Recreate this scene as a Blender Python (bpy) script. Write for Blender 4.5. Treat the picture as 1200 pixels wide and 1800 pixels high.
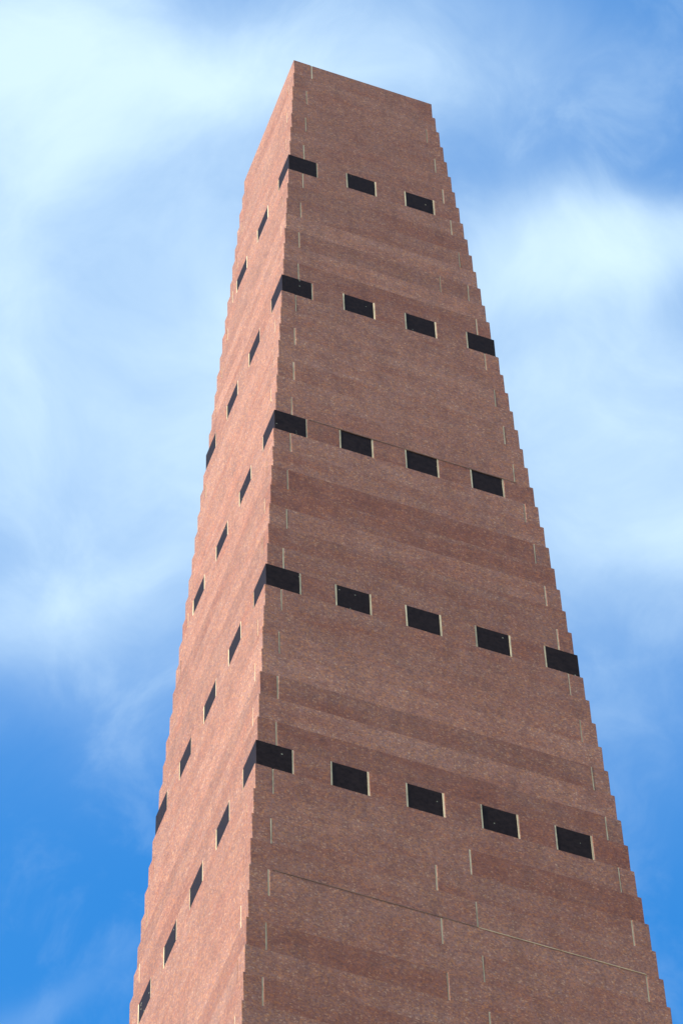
import bpy, bmesh, math, random
from mathutils import Vector, Matrix

random.seed(11)
scene = bpy.context.scene
for o in list(bpy.data.objects):
    bpy.data.objects.remove(o)

# ------------------------------------------------------------------ measures
S = 0.0128                      # set-back of one course from the one below (m)
H = 17.2515 * S                 # course height
W0 = 77.23 * S                  # width of the top course
P = 31.15 * S                   # pitch of the dark blocks
BW = 14.76 * S                  # width of a dark block
EYE = 1.6
TOP = 2014.04 * S + EYE         # height of the tower
N_VIS = 51                      # courses that the photograph shows
N_ALL = int(TOP / H)            # courses down to the ground
WINDOW_ROWS = (7, 15, 23, 31, 39)

# ------------------------------------------------------------------ camera
AZ, EL, ROLL = 0.390318, 0.994389, -0.040657
fw = Vector((math.cos(EL) * math.sin(AZ), math.cos(EL) * math.cos(AZ), math.sin(EL)))
r0 = Vector((math.cos(AZ), -math.sin(AZ), 0))
u0 = r0.cross(fw)
rt = math.cos(ROLL) * r0 + math.sin(ROLL) * u0
up = -math.sin(ROLL) * r0 + math.cos(ROLL) * u0
cam = bpy.data.cameras.new('camera')
cam.sensor_fit = 'HORIZONTAL'
cam.sensor_width = 24.0
FPX = 7548.83
cam.lens = FPX / 1200 * 24.0
cam.clip_end = 5000
camo = bpy.data.objects.new('camera', cam)
scene.collection.objects.link(camo)
m = Matrix((rt, up, -fw)).transposed().to_4x4()
m.translation = Vector((-414.774 * S, -992.984 * S, EYE))
camo.matrix_world = m
scene.camera = camo

# ------------------------------------------------------------------ light
sun_dir = Vector((-0.86, -0.095, 0.51)).normalized()      # towards the sun
sun = bpy.data.lights.new('sun', 'SUN')
sun.energy = 4.7
sun.angle = math.radians(0.55)
sun.color = (1.0, 0.965, 0.90)
suno = bpy.data.objects.new('sun', sun)
scene.collection.objects.link(suno)
suno.rotation_euler = sun_dir.to_track_quat('Z', 'Y').to_euler()
suno.location = (-30, 0, 40)

scene.view_settings.view_transform = 'Standard'
scene.view_settings.look = 'None'
scene.view_settings.gamma = 1.0
scene.view_settings.exposure = 0.75
scene.view_settings.use_curve_mapping = False


class NT:
    """small helper round a node tree"""
    def __init__(self, nt):
        self.nt = nt
        nt.nodes.clear()

    def n(self, t, **kw):
        nd = self.nt.nodes.new(t)
        for k, v in kw.items():
            setattr(nd, k, v)
        return nd

    def link(self, a, b):
        self.nt.links.new(a, b)

    def put(self, sock, v):
        if isinstance(v, bpy.types.NodeSocket):
            self.link(v, sock)
        else:
            sock.default_value = v

    def math(self, op, a, b=None, c=None, clamp=False):
        nd = self.n('ShaderNodeMath', operation=op, use_clamp=clamp)
        for i, v in enumerate((a, b, c)):
            if v is not None:
                self.put(nd.inputs[i], v)
        return nd.outputs[0]

    def vmath(self, op, a, b=None, scale=None):
        nd = self.n('ShaderNodeVectorMath', operation=op)
        self.put(nd.inputs[0], a)
        if b is not None:
            self.put(nd.inputs[1], b)
        if scale is not None:
            self.put(nd.inputs[3], scale)
        return nd.outputs['Value'] if op in ('DOT_PRODUCT', 'LENGTH') else nd.outputs['Vector']

    def noise(self, vec, scale, detail=3, rough=0.5, dist=0.0):
        nd = self.n('ShaderNodeTexNoise')
        self.put(nd.inputs['Vector'], vec)
        nd.inputs['Scale'].default_value = scale
        nd.inputs['Detail'].default_value = detail
        nd.inputs['Roughness'].default_value = rough
        nd.inputs['Distortion'].default_value = dist
        return nd

    def mix(self, fac, a, b, mode='MIX'):
        nd = self.n('ShaderNodeMix', data_type='RGBA', blend_type=mode)
        self.put(nd.inputs[0], fac)
        self.put(nd.inputs[6], a)
        self.put(nd.inputs[7], b)
        return nd.outputs[2]

    def maprange(self, v, a, b, c, d, smooth=False):
        nd = self.n('ShaderNodeMapRange', interpolation_type='SMOOTHSTEP' if smooth else 'LINEAR')
        for i, x in enumerate((v, a, b, c, d)):
            self.put(nd.inputs[i], x)
        return nd.outputs[0]

    def ramp(self, fac, stops, interp='LINEAR'):
        nd = self.n('ShaderNodeValToRGB')
        cr = nd.color_ramp
        cr.interpolation = interp
        while len(cr.elements) < len(stops):
            cr.elements.new(0.5)
        for e, (p, c) in zip(cr.elements, stops):
            e.position = p
            e.color = (*c, 1)
        self.put(nd.inputs[0], fac)
        return nd.outputs[0]


# ------------------------------------------------------------------ sky
world = bpy.data.worlds.new('World')
scene.world = world
world.use_nodes = True
w = NT(world.node_tree)
sky = w.n('ShaderNodeTexSky', sky_type='NISHITA', sun_disc=False)
sky.sun_elevation = math.asin(sun_dir.z)
sky.sun_rotation = math.atan2(sun_dir.x, sun_dir.y)
sky.air_density = 1.0
sky.dust_density = 0.3
sky.ozone_density = 2.5
direc = w.n('ShaderNodeTexCoord').outputs['Generated']
# two world-space axes across the patch of sky behind the tower (unit = half the patch's width)
K = FPX / 600
# a wind-drawn warp makes the cloud outlines ragged and streaky
wn = w.noise(w.vmath('ADD', w.vmath('SCALE', direc, scale=1.0), (3.1, 7.7, 1.9)), 9, 3, 0.45, 0.3)
warp = w.vmath('SCALE', w.vmath('SUBTRACT', wn.outputs['Color'], (0.5, 0.5, 0.5)), scale=0.075)
dw = w.vmath('ADD', direc, warp)
ux = w.math('MULTIPLY', w.vmath('DOT_PRODUCT', dw, tuple(rt)), K / fw.dot(fw))
uy = w.math('MULTIPLY', w.vmath('DOT_PRODUCT', dw, tuple(up)), K)
front = w.math('GREATER_THAN', w.vmath('DOT_PRODUCT', direc, tuple(fw)), 0.0)
# banks of cloud: centre (px, py of the 1200 x 1800 photograph), radii, tilt, weight
BANKS = [
    (-20, 60, 190, 190, 0, 0.90), (310, 130, 170, 60, -8, 0.50), (150, 240, 300, 70, 12, 0.22),
    (190, 440, 400, 440, 0, 0.36), (40, 430, 70, 220, 10, 0.22), (360, 640, 60, 260, 0, 0.20), (180, 740, 300, 160, 10, 0.10),
    (520, 100, 300, 160, 0, 0.12), (120, 860, 480, 420, 0, 0.13),
    (1120, 425, 240, 75, 8, 0.70), (960, 520, 200, 60, 6, 0.25), (1060, 720, 330, 260, 0, 0.42), (1170, 960, 200, 90, 10, 0.38),
    (1020, 900, 320, 330, 0, 0.12), (700, 90, 300, 130, 0, 0.15), (1020, 200, 380, 240, 0, 0.09),
    (60, 1060, 240, 90, 8, 0.24), (250, 960, 220, 60, 10, 0.14), (60, 1800, 170, 30, 6, 0.05), (380, 1180, 200, 200, 0, 0.08),
    (1000, 1150, 300, 220, 0, 0.04),
]
dens = None
for (px, py, ra, rb, tilt, wt) in BANKS:
    cx, cy = (px - 600) / 600, (900 - py) / 600
    a = math.radians(tilt)
    dx = w.math('SUBTRACT', ux, cx)
    dy = w.math('SUBTRACT', uy, cy)
    ex = w.math('MULTIPLY', w.math('ADD', w.math('MULTIPLY', dx, math.cos(a)), w.math('MULTIPLY', dy, math.sin(a))), 600 / ra)
    ey = w.math('MULTIPLY', w.math('SUBTRACT', w.math('MULTIPLY', dy, math.cos(a)), w.math('MULTIPLY', dx, math.sin(a))), 600 / rb)
    q = w.math('ADD', w.math('MULTIPLY', ex, ex), w.math('MULTIPLY', ey, ey))
    g = w.math('MULTIPLY', w.math('EXPONENT', w.math('MULTIPLY', q, -0.9)), wt)
    dens = g if dens is None else w.math('ADD', dens, g)
dens = w.math('MULTIPLY', dens, front)
# the same broken cirrus over the rest of the sky
away = w.math('SUBTRACT', 1.0, w.maprange(w.vmath('DOT_PRODUCT', direc, tuple(fw)), math.cos(0.32), math.cos(0.16), 0, 1, True))
cn = w.noise(dw, 9, 6, 0.6, 0.3).outputs['Fac']
far_c = w.math('MULTIPLY', w.maprange(cn, 0.45, 0.76, 0.0, 0.65, True), away)
# fine wisps everywhere
fine = w.noise(w.vmath('ADD', dw, (5.0, 1.0, 2.0)), 30, 6, 0.60, 0.4).outputs['Fac']
wisp = w.maprange(fine, 0.25, 0.75, 0.68, 1.28)
dens = w.math('ADD', w.math('MULTIPLY', w.math('ADD', dens, far_c), wisp), w.maprange(fine, 0.45, 0.75, 0.0, 0.06, True), clamp=True)
alpha = w.math('SUBTRACT', 1.0, w.math('EXPONENT', w.math('MULTIPLY', dens, -2.2)))
# deepen the clear blue as the slide film did
hs = w.n('ShaderNodeHueSaturation')
hs.inputs['Saturation'].default_value = 1.36
hs.inputs['Value'].default_value = 2.2
w.link(sky.outputs[0], hs.inputs['Color'])
BG = 0.1
col = w.mix(alpha, hs.outputs[0], (0.485 / BG, 0.62 / BG, 0.71 / BG, 1))
bg = w.n('ShaderNodeBackground')
w.link(col, bg.inputs[0])
bg.inputs[1].default_value = BG
out = w.n('ShaderNodeOutputWorld')
w.link(bg.outputs[0], out.inputs[0])

# ------------------------------------------------------------------ materials
def new_mat(name):
    mt = bpy.data.materials.new(name)
    mt.use_nodes = True
    t = NT(mt.node_tree)
    o = t.n('ShaderNodeOutputMaterial')
    b = t.n('ShaderNodeBsdfPrincipled')
    t.link(b.outputs[0], o.inputs[0])
    return mt, t, b


def attr(t, name):
    nd = t.n('ShaderNodeAttribute', attribute_type='OBJECT', attribute_name=name)
    return nd.outputs['Fac']


def granite():
    mt, t, b = new_mat('red_granite')
    oc = t.n('ShaderNodeTexCoord').outputs['Object']
    rnd = t.n('ShaderNodeObjectInfo').outputs['Random']
    v = t.vmath('ADD', oc, t.vmath('SCALE', (13.7, 7.9, 23.1), scale=rnd))
    vj = t.vmath('ADD', v, t.vmath('SCALE', t.vmath('SUBTRACT', t.noise(v, 55, 2).outputs['Color'], (.5, .5, .5)), scale=0.012))
    vo = t.n('ShaderNodeTexVoronoi')
    t.link(vj, vo.inputs['Vector'])
    vo.inputs['Scale'].default_value = 125
    cell = t.n('ShaderNodeSeparateColor')
    t.link(vo.outputs['Color'], cell.inputs[0])
    crystals = t.ramp(cell.outputs[0], [
        (0.0, (0.125, 0.060, 0.055)), (0.16, (0.210, 0.076, 0.048)), (0.34, (0.275, 0.116, 0.068)),
        (0.50, (0.325, 0.148, 0.090)), (0.65, (0.235, 0.130, 0.115)), (0.80, (0.440, 0.172, 0.055)), (0.95, (0.520, 0.310, 0.180))], 'CONSTANT')
    flat = (0.278, 0.117, 0.064, 1)
    c = t.mix(0.50, flat, crystals)
    # coarser clusters of crystals
    cl = t.noise(v, 40, 3, 0.65).outputs['Fac']
    c = t.mix(1.0, c, t.ramp(cl, [(0.28, (0.82, 0.80, 0.80)), (0.5, (1, 1, 1)), (0.72, (1.18, 1.15, 1.13))]), 'MULTIPLY')
    # drifts of greyer and redder stone along each course
    st = t.vmath('MULTIPLY', v, (1.0, 1.0, 3.2))
    dr = t.noise(st, 2.3, 4, 0.6, 0.4).outputs['Fac']
    red = attr(t, 'red')
    k = t.math('ADD', dr, red)
    c = t.mix(1.0, c, t.ramp(k, [(0.28, (1.10, 1.20, 1.26)), (0.5, (1, 1, 1)), (0.72, (0.94, 0.80, 0.73)), (0.95, (0.82, 0.62, 0.54))]), 'MULTIPLY')
    # rain wear: paler and darker patches with a vertical draw
    wv = t.vmath('MULTIPLY', v, (6.0, 6.0, 1.0))
    we = t.noise(wv, 2.0, 5, 0.6).outputs['Fac']
    c = t.mix(1.0, c, t.ramp(we, [(0.25, (0.82, 0.82, 0.82)), (0.5, (1, 1, 1)), (0.78, (1.12, 1.12, 1.12))]), 'MULTIPLY')
    tone = attr(t, 'tone')
    cb = t.n('ShaderNodeCombineXYZ')
    tone = t.math('MULTIPLY_ADD', tone, 0.60, 0.245)
    for i in range(3):
        t.link(tone, cb.inputs[i])
    c = t.mix(1.0, c, cb.outputs[0], 'MULTIPLY')
    t.link(c, b.inputs['Base Color'])
    b.inputs['Roughness'].default_value = 0.72
    b.inputs['Specular IOR Level'].default_value = 0.3
    bp = t.n('ShaderNodeBump')
    bp.inputs['Strength'].default_value = 0.12
    bp.inputs['Distance'].default_value = 0.004
    hgt = t.math('ADD', cell.outputs[1], t.math('MULTIPLY', t.noise(v, 60, 4, 0.7).outputs['Fac'], 1.5))
    t.link(hgt, bp.inputs['Height'])
    t.link(bp.outputs[0], b.inputs['Normal'])
    return mt


def black_stone():
    mt, t, b = new_mat('black_polished_stone')
    oc = t.n('ShaderNodeTexCoord').outputs['Object']
    rnd = t.n('ShaderNodeObjectInfo').outputs['Random']
    v = t.vmath('ADD', oc, t.vmath('SCALE', (3.7, 9.1, 5.3), scale=rnd))
    n1 = t.noise(v, 40, 4, 0.6).outputs['Fac']
    c = t.ramp(n1, [(0.3, (0.013, 0.009, 0.008)), (0.7, (0.026, 0.018, 0.016))])
    vo = t.n('ShaderNodeTexVoronoi')
    t.link(v, vo.inputs['Vector'])
    vo.inputs['Scale'].default_value = 34
    sc = t.n('ShaderNodeSeparateColor')
    t.link(vo.outputs['Color'], sc.inputs[0])
    fleck = t.math('MULTIPLY', t.math('LESS_THAN', vo.outputs['Distance'], 0.16), t.math('GREATER_THAN', sc.outputs[0], 0.93))
    c = t.mix(fleck, c, (0.24, 0.23, 0.16, 1))
    t.link(c, b.inputs['Base Color'])
    t.link(t.maprange(n1, 0.3, 0.7, 0.38, 0.52), b.inputs['Roughness'])
    b.inputs['Specular IOR Level'].default_value = 0.02
    return mt


def mortar(name, base, amount=0.35):
    mt, t, b = new_mat(name)
    oc = t.n('ShaderNodeTexCoord').outputs['Object']
    rnd = t.n('ShaderNodeObjectInfo').outputs['Random']
    v = t.vmath('ADD', oc, t.vmath('SCALE', (3.7, 9.1, 5.3), scale=rnd))
    n1 = t.noise(v, 14, 4, 0.65).outputs['Fac']
    dark = tuple(x * (1 - amount) for x in base)
    lite = tuple(min(0.85, x * (1 + amount * 0.5)) for x in base)
    c = t.ramp(n1, [(0.3, dark), (0.52, base), (0.72, lite)])
    jr = t.maprange(rnd, 0, 1, 0.72, 1.1)
    cb = t.n('ShaderNodeCombineXYZ')
    for i in range(3):
        t.link(jr, cb.inputs[i])
    c = t.mix(1.0, c, cb.outputs[0], 'MULTIPLY')
    t.link(c, b.inputs['Base Color'])
    b.inputs['Roughness'].default_value = 0.9
    return mt


GRANITE = granite()
BLACK = black_stone()
MORTAR = mortar('pale_mortar', (0.60, 0.47, 0.27))
STAINED = mortar('stained_mortar', (0.17, 0.10, 0.065))


def ground_mat():
    mt, t, b = new_mat('paving')
    oc = t.n('ShaderNodeTexCoord').outputs['Object']
    n1 = t.noise(oc, 0.6, 6, 0.6).outputs['Fac']
    c = t.ramp(n1, [(0.3, (0.32, 0.21, 0.12)), (0.7, (0.44, 0.30, 0.175))])  # unseen ground, tinted warm brown to bounce warm light onto the tower
    t.link(c, b.inputs['Base Color'])
    b.inputs['Roughness'].default_value = 0.9
    return mt


# ------------------------------------------------------------------ ground
def link(o):
    scene.collection.objects.link(o)
    return o


me = bpy.data.meshes.new('ground')
G = 1500
me.from_pydata([(-G, -G, 0), (G, -G, 0), (G, G, 0), (-G, G, 0)], [], [(0, 1, 2, 3)])
me.materials.append(ground_mat())
gnd = link(bpy.data.objects.new('ground', me))
gnd['kind'] = 'structure'
gnd['label'] = 'flat paving round the foot of the tower, tinted warm brown for its bounce light'
gnd['category'] = 'ground'

# ------------------------------------------------------------------ tower
tower = link(bpy.data.objects.new('granite_tower', None))
tower['label'] = 'tall stepped tower of red granite courses with rows of small black window blocks'
tower['category'] = 'tower'
tower.empty_display_size = 1.0

bpy.context.view_layer.update()


def box_bm(dx, dy, dz, ch, jit):
    bm = bmesh.new()
    bmesh.ops.create_cube(bm, size=1.0, matrix=Matrix.Diagonal((dx, dy, dz, 1)))
    if ch > 0:
        bmesh.ops.bevel(bm, geom=bm.edges[:], offset=ch, segments=1, profile=0.5, affect='EDGES')
    if jit:
        for v in bm.verts:
            v.co += Vector([random.uniform(-jit, jit) for _ in range(3)])
    return bm


def part(name, x0, x1, y0, y1, z0, z1, mat, ch=0.0, jit=0.0, parent=None):
    bm = box_bm(x1 - x0, y1 - y0, z1 - z0, ch, jit)
    mesh = bpy.data.meshes.new(name)
    bm.to_mesh(mesh)
    bm.free()
    mesh.materials.append(mat)
    o = link(bpy.data.objects.new(name, mesh))
    o.parent = parent or tower
    o.location = ((x0 + x1) / 2, (y0 + y1) / 2, (z0 + z1) / 2)
    return o


def width(n):
    return W0 + 2 * n * S


TONE = {0: 1.0, 1: 1.0, 2: 1.04, 3: 1.0, 4: .97, 5: 1.02, 6: .97, 7: .98, 8: 1.03, 9: .90, 10: .93, 11: 1.14, 12: .90, 13: 1.17,
        14: .90, 15: .95, 16: 1.03, 17: 1.06, 18: 1.08, 19: 1.10, 20: 1.07, 21: 1.10, 22: 1.08, 23: .94, 24: 1.10, 25: 1.08, 26: .88,
        27: .92, 28: 1.05, 29: .90, 30: .93, 31: .95, 32: .99, 33: .97, 34: 1.08, 35: 1.16, 36: .86, 37: 1.10, 38: .83, 39: .92,
        40: .99, 41: 1.02, 42: .97, 43: .97, 44: 1.02, 45: 1.0, 46: .84, 47: .96, 48: .86, 49: .95, 50: 1.0}
RED = {26: .22, 27: .15, 31: .12, 14: .10, 36: .08, 38: .14, 39: .16, 46: .22, 48: .12, 23: .14, 15: .08, 29: .06, 9: .06,
       16: -.06, 18: -.08, 19: -.08, 21: -.08, 24: -.08, 35: -.12, 37: -.08, 13: -.12, 11: -.10, 44: -.06}
# intermediate joints of the wide front slabs (distance from the near corner, in set-backs)
FRONT_SPLIT = {12: 80.0, 41: 88.0, 42: 73.8, 43: 90.0, 44: 75.8, 45: 92.0, 46: 77.8, 47: 94.0, 48: 79.5, 49: 96.0, 50: 81.0}
J = 0.58 * S                     # width of an upright joint


def stone(x0, x1, y0, y1, n, tone=None, red=None):
    z1 = TOP - n * H
    z0 = TOP - (n + 1) * H + 0.001
    o = part('stone', x0, x1, y0, y1, z0, z1, GRANITE, 0.0022, 0.0011)
    o['tone'] = tone if tone is not None else random.uniform(.92, 1.10)
    o['red'] = red if red is not None else random.uniform(-.10, .10)
    return o


def joint(axis, side, a, n, depth, wd=J, mat=None, name='mortar_joint', recess=0.003):
    """upright mortar filling centred at a on the face 'front'/'back' (axis x) or 'left'/'right' (axis y)"""
    hw = width(n) / 2
    z1 = TOP - n * H - 0.002
    z0 = TOP - (n + 1) * H + 0.002
    f0, f1 = -hw + recess, -hw + depth
    if side > 0:
        f0, f1 = hw - depth, hw - recess
    wd2 = wd / 2 + 0.001
    if axis == 'x':
        return part(name, a - wd2, a + wd2, f0, f1, z0, z1, mat or MORTAR, 0, 0.0006)
    return part(name, f0, f1, a - wd2, a + wd2, z0, z1, mat or MORTAR, 0, 0.0006)


def plain_course(n):
    hw = width(n) / 2
    q = lambda lo=-.0012, hi=.0012: random.uniform(lo, hi)
    tL = (7.3 + random.uniform(-.35, .35)) * S
    tR = (6.7 + random.uniform(-.35, .35)) * S
    tF = (7.3 + random.uniform(-.3, .3)) * S
    tB = (6.9 + random.uniform(-.3, .3)) * S
    if n == 0:
        tL = 9.6 * S
    tone, red = TONE.get(n, 1.0), RED.get(n, 0.0)
    if n % 2 == 0:               # end slabs run through on the left and right faces
        stone(-hw + q(), -hw + tL, -hw + q(), hw + q(), n, min(1.08, tone * random.uniform(.96, 1.1)), red * .4)
        if n == 0:
            tR = -J              # the front slab of the top course runs through to the far corner
            stone(hw - 6.7 * S, hw + q(), -hw + tF + J, hw + q(), n)
        else:
            stone(hw - tR, hw + q(), -hw + q(), hw + q(), n, tone * random.uniform(.93, 1.06))
        cuts = [-hw + tL]
        if n in FRONT_SPLIT:
            cuts.append(-hw + FRONT_SPLIT[n] * S)
        cuts.append(hw - tR)
        for i in range(len(cuts) - 1):
            a = cuts[i] + (J if i == 0 else J / 2)
            b = cuts[i + 1] - (J if i == len(cuts) - 2 else J / 2)
            tt, rr = tone, red
            if n == 46 and i == 1:
                tt, rr = .97, .02
            stone(a, b, -hw + q(), -hw + tF, n, tt, rr)
            if i:
                joint('x', -1, cuts[i], n, tF)
        joint('x', -1, -hw + tL + J / 2, n, tF)
        if n == 0:
            tR = 6.7 * S
            joint('y', 1, -hw + tF + J / 2, n, tR)
        else:
            joint('x', -1, hw - tR - J / 2, n, tF)
        stone(-hw + tL + J, hw - tR - J, hw - tB, hw + q(), n)
        joint('x', 1, -hw + tL + J / 2, n, tB)
        joint('x', 1, hw - tR - J / 2, n, tB)
    else:                        # front and back slabs run through
        cuts = [-hw]
        if n in FRONT_SPLIT:
            cuts.append(-hw + FRONT_SPLIT[n] * S)
        cuts.append(hw)
        for i in range(len(cuts) - 1):
            a = cuts[i] + (J / 2 if i else q())
            b = cuts[i + 1] - (J / 2 if i < len(cuts) - 2 else 0)
            tt, rr = tone, red
            if n == 41 and i == 1:
                tt, rr = .85, .20
            if n == 47 and i == 1:
                tt, rr = .88, .12
            stone(a, b, -hw + q(), -hw + tF, n, tt, rr)
            if i:
                joint('x', -1, cuts[i], n, tF)
        stone(-hw + q(), hw + q(), hw - tB, hw + q(), n)
        stone(-hw + q(), -hw + tL, -hw + tF + J, hw - tB - J, n, tone * random.uniform(.94, 1.1))
        stone(hw - tR, hw + q(), -hw + tF + J, hw - tB - J, n)
        for s, d in ((-1, tL), (1, tR)):
            joint('y', s, -hw + tF + J / 2, n, d)
            joint('y', s, hw - tB - J / 2, n, d)


def block(x0, x1, y0, y1, n):
    z1 = TOP - n * H - 0.001
    z0 = TOP - (n + 1) * H + 0.001
    return part('window_block', x0, x1, y0, y1, z0, z1, BLACK, 0.0015, 0.0003)


def window_course(n):
    W = width(n)
    hw = W / 2
    t = 7.2 * S
    tone, red = TONE.get(n, 1.0), RED.get(n, 0.0)
    # dark blocks along a face, as (start, end) measured from the near corner
    spans = []
    k = 0
    while k * P < W - 0.3 * BW:
        a, b = k * P, k * P + BW
        if b > W - 3 * S:
            b = W
        spans.append((a, min(b, W)))
        k += 1
    to_corner = spans[-1][1] >= W - 1e-6
    corner = BW                    # corner blocks are square in plan
    # corner blocks / corner stones (solid, shared by two faces)
    ends = spans[-1][0] if to_corner else None
    block(-hw - .0005, -hw + corner, -hw - .0005, -hw + corner, n)
    if to_corner:
        c2 = W - ends
        block(hw - c2, hw + .0005, -hw - .0005, -hw + corner, n)
        block(-hw - .0005, -hw + corner, hw - c2, hw + .0005, n)
        block(hw - c2, hw, hw - c2, hw, n)
    for axis, side in (('x', -1), ('y', -1), ('x', 1), ('y', 1)):
        seq = spans[1:-1] if to_corner else spans[1:]
        last_end = corner
        full_back = side > 0
        start = corner
        if full_back and not to_corner:
            # the corner where this face starts is stone
            start = 0.0 if axis == 'x' else t
        pos = start
        segs = []
        for a, b in seq:
            segs.append(('s', pos, a))
            segs.append(('b', a, b))
            pos = b
        if to_corner:
            segs.append(('s', pos, ends))
        else:
            # run of stone to the far corner; x faces own the corner, y faces butt against it
            segs.append(('s', pos, W if axis == 'x' else W - t - J))
        q = random.uniform(-.001, .001)
        f0, f1 = (-hw + q, -hw + t) if side < 0 else (hw - t, hw + q)
        for kind, a, b in segs:
            if kind == 'b':
                g0, g1 = (-hw + .0025, -hw + t) if side < 0 else (hw - t, hw - .0025)
                if axis == 'x':
                    block(-hw + a, -hw + b, g0, g1, n)
                else:
                    block(g0, g1, -hw + a, -hw + b, n)
            else:
                aa = a + (J if a > 1e-6 else 0)
                bb = b - (J if (b < W - 1e-6 and not (axis == 'y' and b > W - t - 2 * J)) else 0)
                if axis == 'x':
                    stone(-hw + aa, -hw + bb, f0, f1, n, tone * random.uniform(.97, 1.03) if side < 0 else None, red)
                else:
                    stone(f0, f1, -hw + aa, -hw + bb, n, random.uniform(.96, 1.06) if side < 0 else None)
                if aa > a:
                    joint(axis, side, -hw + a + J / 2, n, t, recess=0.0015)
                if bb < b:
                    joint(axis, side, -hw + b - J / 2, n, t, recess=0.0015)
                if axis == 'y' and not to_corner and b > W - t - 2 * J:
                    joint(axis, side, -hw + b + J / 2, n, t)


for n in range(N_VIS):
    if n in WINDOW_ROWS:
        window_course(n)
    else:
        plain_course(n)

# bed mortar squeezed out over the arris above two courses
def bed(n, a, b, mat, th, proud, dz=0.0):
    hw = width(n) / 2
    z = TOP - n * H + dz
    return part('mortar_bed', -hw + a, -hw + b, -hw - proud, -hw + 0.004, z - th, z + 0.0015, mat, 0, 0.0008)


bed(44, 91 * S, width(44) - 6.9 * S, MORTAR, 0.0032, 0.0018)
bed(44, 9 * S, 90.5 * S, STAINED, 0.0024, 0.0014)
bed(23, 16 * S, width(23) - 8 * S, STAINED, 0.0036, 0.0018)

# slab closing the top and an unseen inner solid added to stop light leaks
hw0 = W0 / 2
cap = part('cap_slab', -hw0 + 9.0 * S, hw0 - 5.8 * S, -hw0 + 6.4 * S, hw0 - 6.0 * S, TOP - H * .9, TOP - 0.012, GRANITE, 0.002, 0)
cap['tone'] = 1.0
cap['red'] = 0.0
ci, cz = 8.3 * S, (TOP - H, 0.0)
bm = bmesh.new()
tw, bw_ = hw0 - ci, width(N_ALL) / 2 - ci
vs = []
for hwv, z in ((tw, cz[0]), (bw_, 0.02)):
    vs.append([bm.verts.new((sx * hwv, sy * hwv, z)) for sx, sy in ((-1, -1), (1, -1), (1, 1), (-1, 1))])
bm.faces.new(vs[0])
bm.faces.new(list(reversed(vs[1])))
for i in range(4):
    j = (i + 1) % 4
    bm.faces.new((vs[0][j], vs[0][i], vs[1][i], vs[1][j]))
me = bpy.data.meshes.new('light_stop')
bm.to_mesh(me)
bm.free()
me.materials.append(STAINED)
light_stop = link(bpy.data.objects.new('light_stop', me))
light_stop.parent = tower

# courses below the photograph, joined
bm = bmesh.new()
for n in range(N_VIS, N_ALL + 1):
    hw = width(n) / 2
    z1, z0 = TOP - n * H, max(0.0, TOP - (n + 1) * H + .001)
    if z1 - z0 < 0.02:
        continue
    t = 7.2 * S
    if n % 2 == 0:
        rects = [(-hw, -hw + t, -hw, hw), (hw - t, hw, -hw, hw), (-hw + t, hw - t, -hw + .001, -hw + t), (-hw + t, hw - t, hw - t, hw - .001)]
    else:
        rects = [(-hw, hw, -hw, -hw + t), (-hw, hw, hw - t, hw), (-hw + .001, -hw + t, -hw + t, hw - t), (hw - t, hw - .001, -hw + t, hw - t)]
    for x0, x1, y0, y1 in rects:
        bmesh.ops.create_cube(bm, size=1.0, matrix=Matrix.Translation(((x0 + x1) / 2, (y0 + y1) / 2, (z0 + z1) / 2)) @ Matrix.Diagonal((x1 - x0, y1 - y0, z1 - z0, 1)))
me = bpy.data.meshes.new('lower_stones')
bm.to_mesh(me)
bm.free()
me.materials.append(GRANITE)
low = link(bpy.data.objects.new('lower_stones', me))
low.parent = tower
low['kind'] = 'stuff'
low['tone'] = 1.0
low['red'] = 0.0
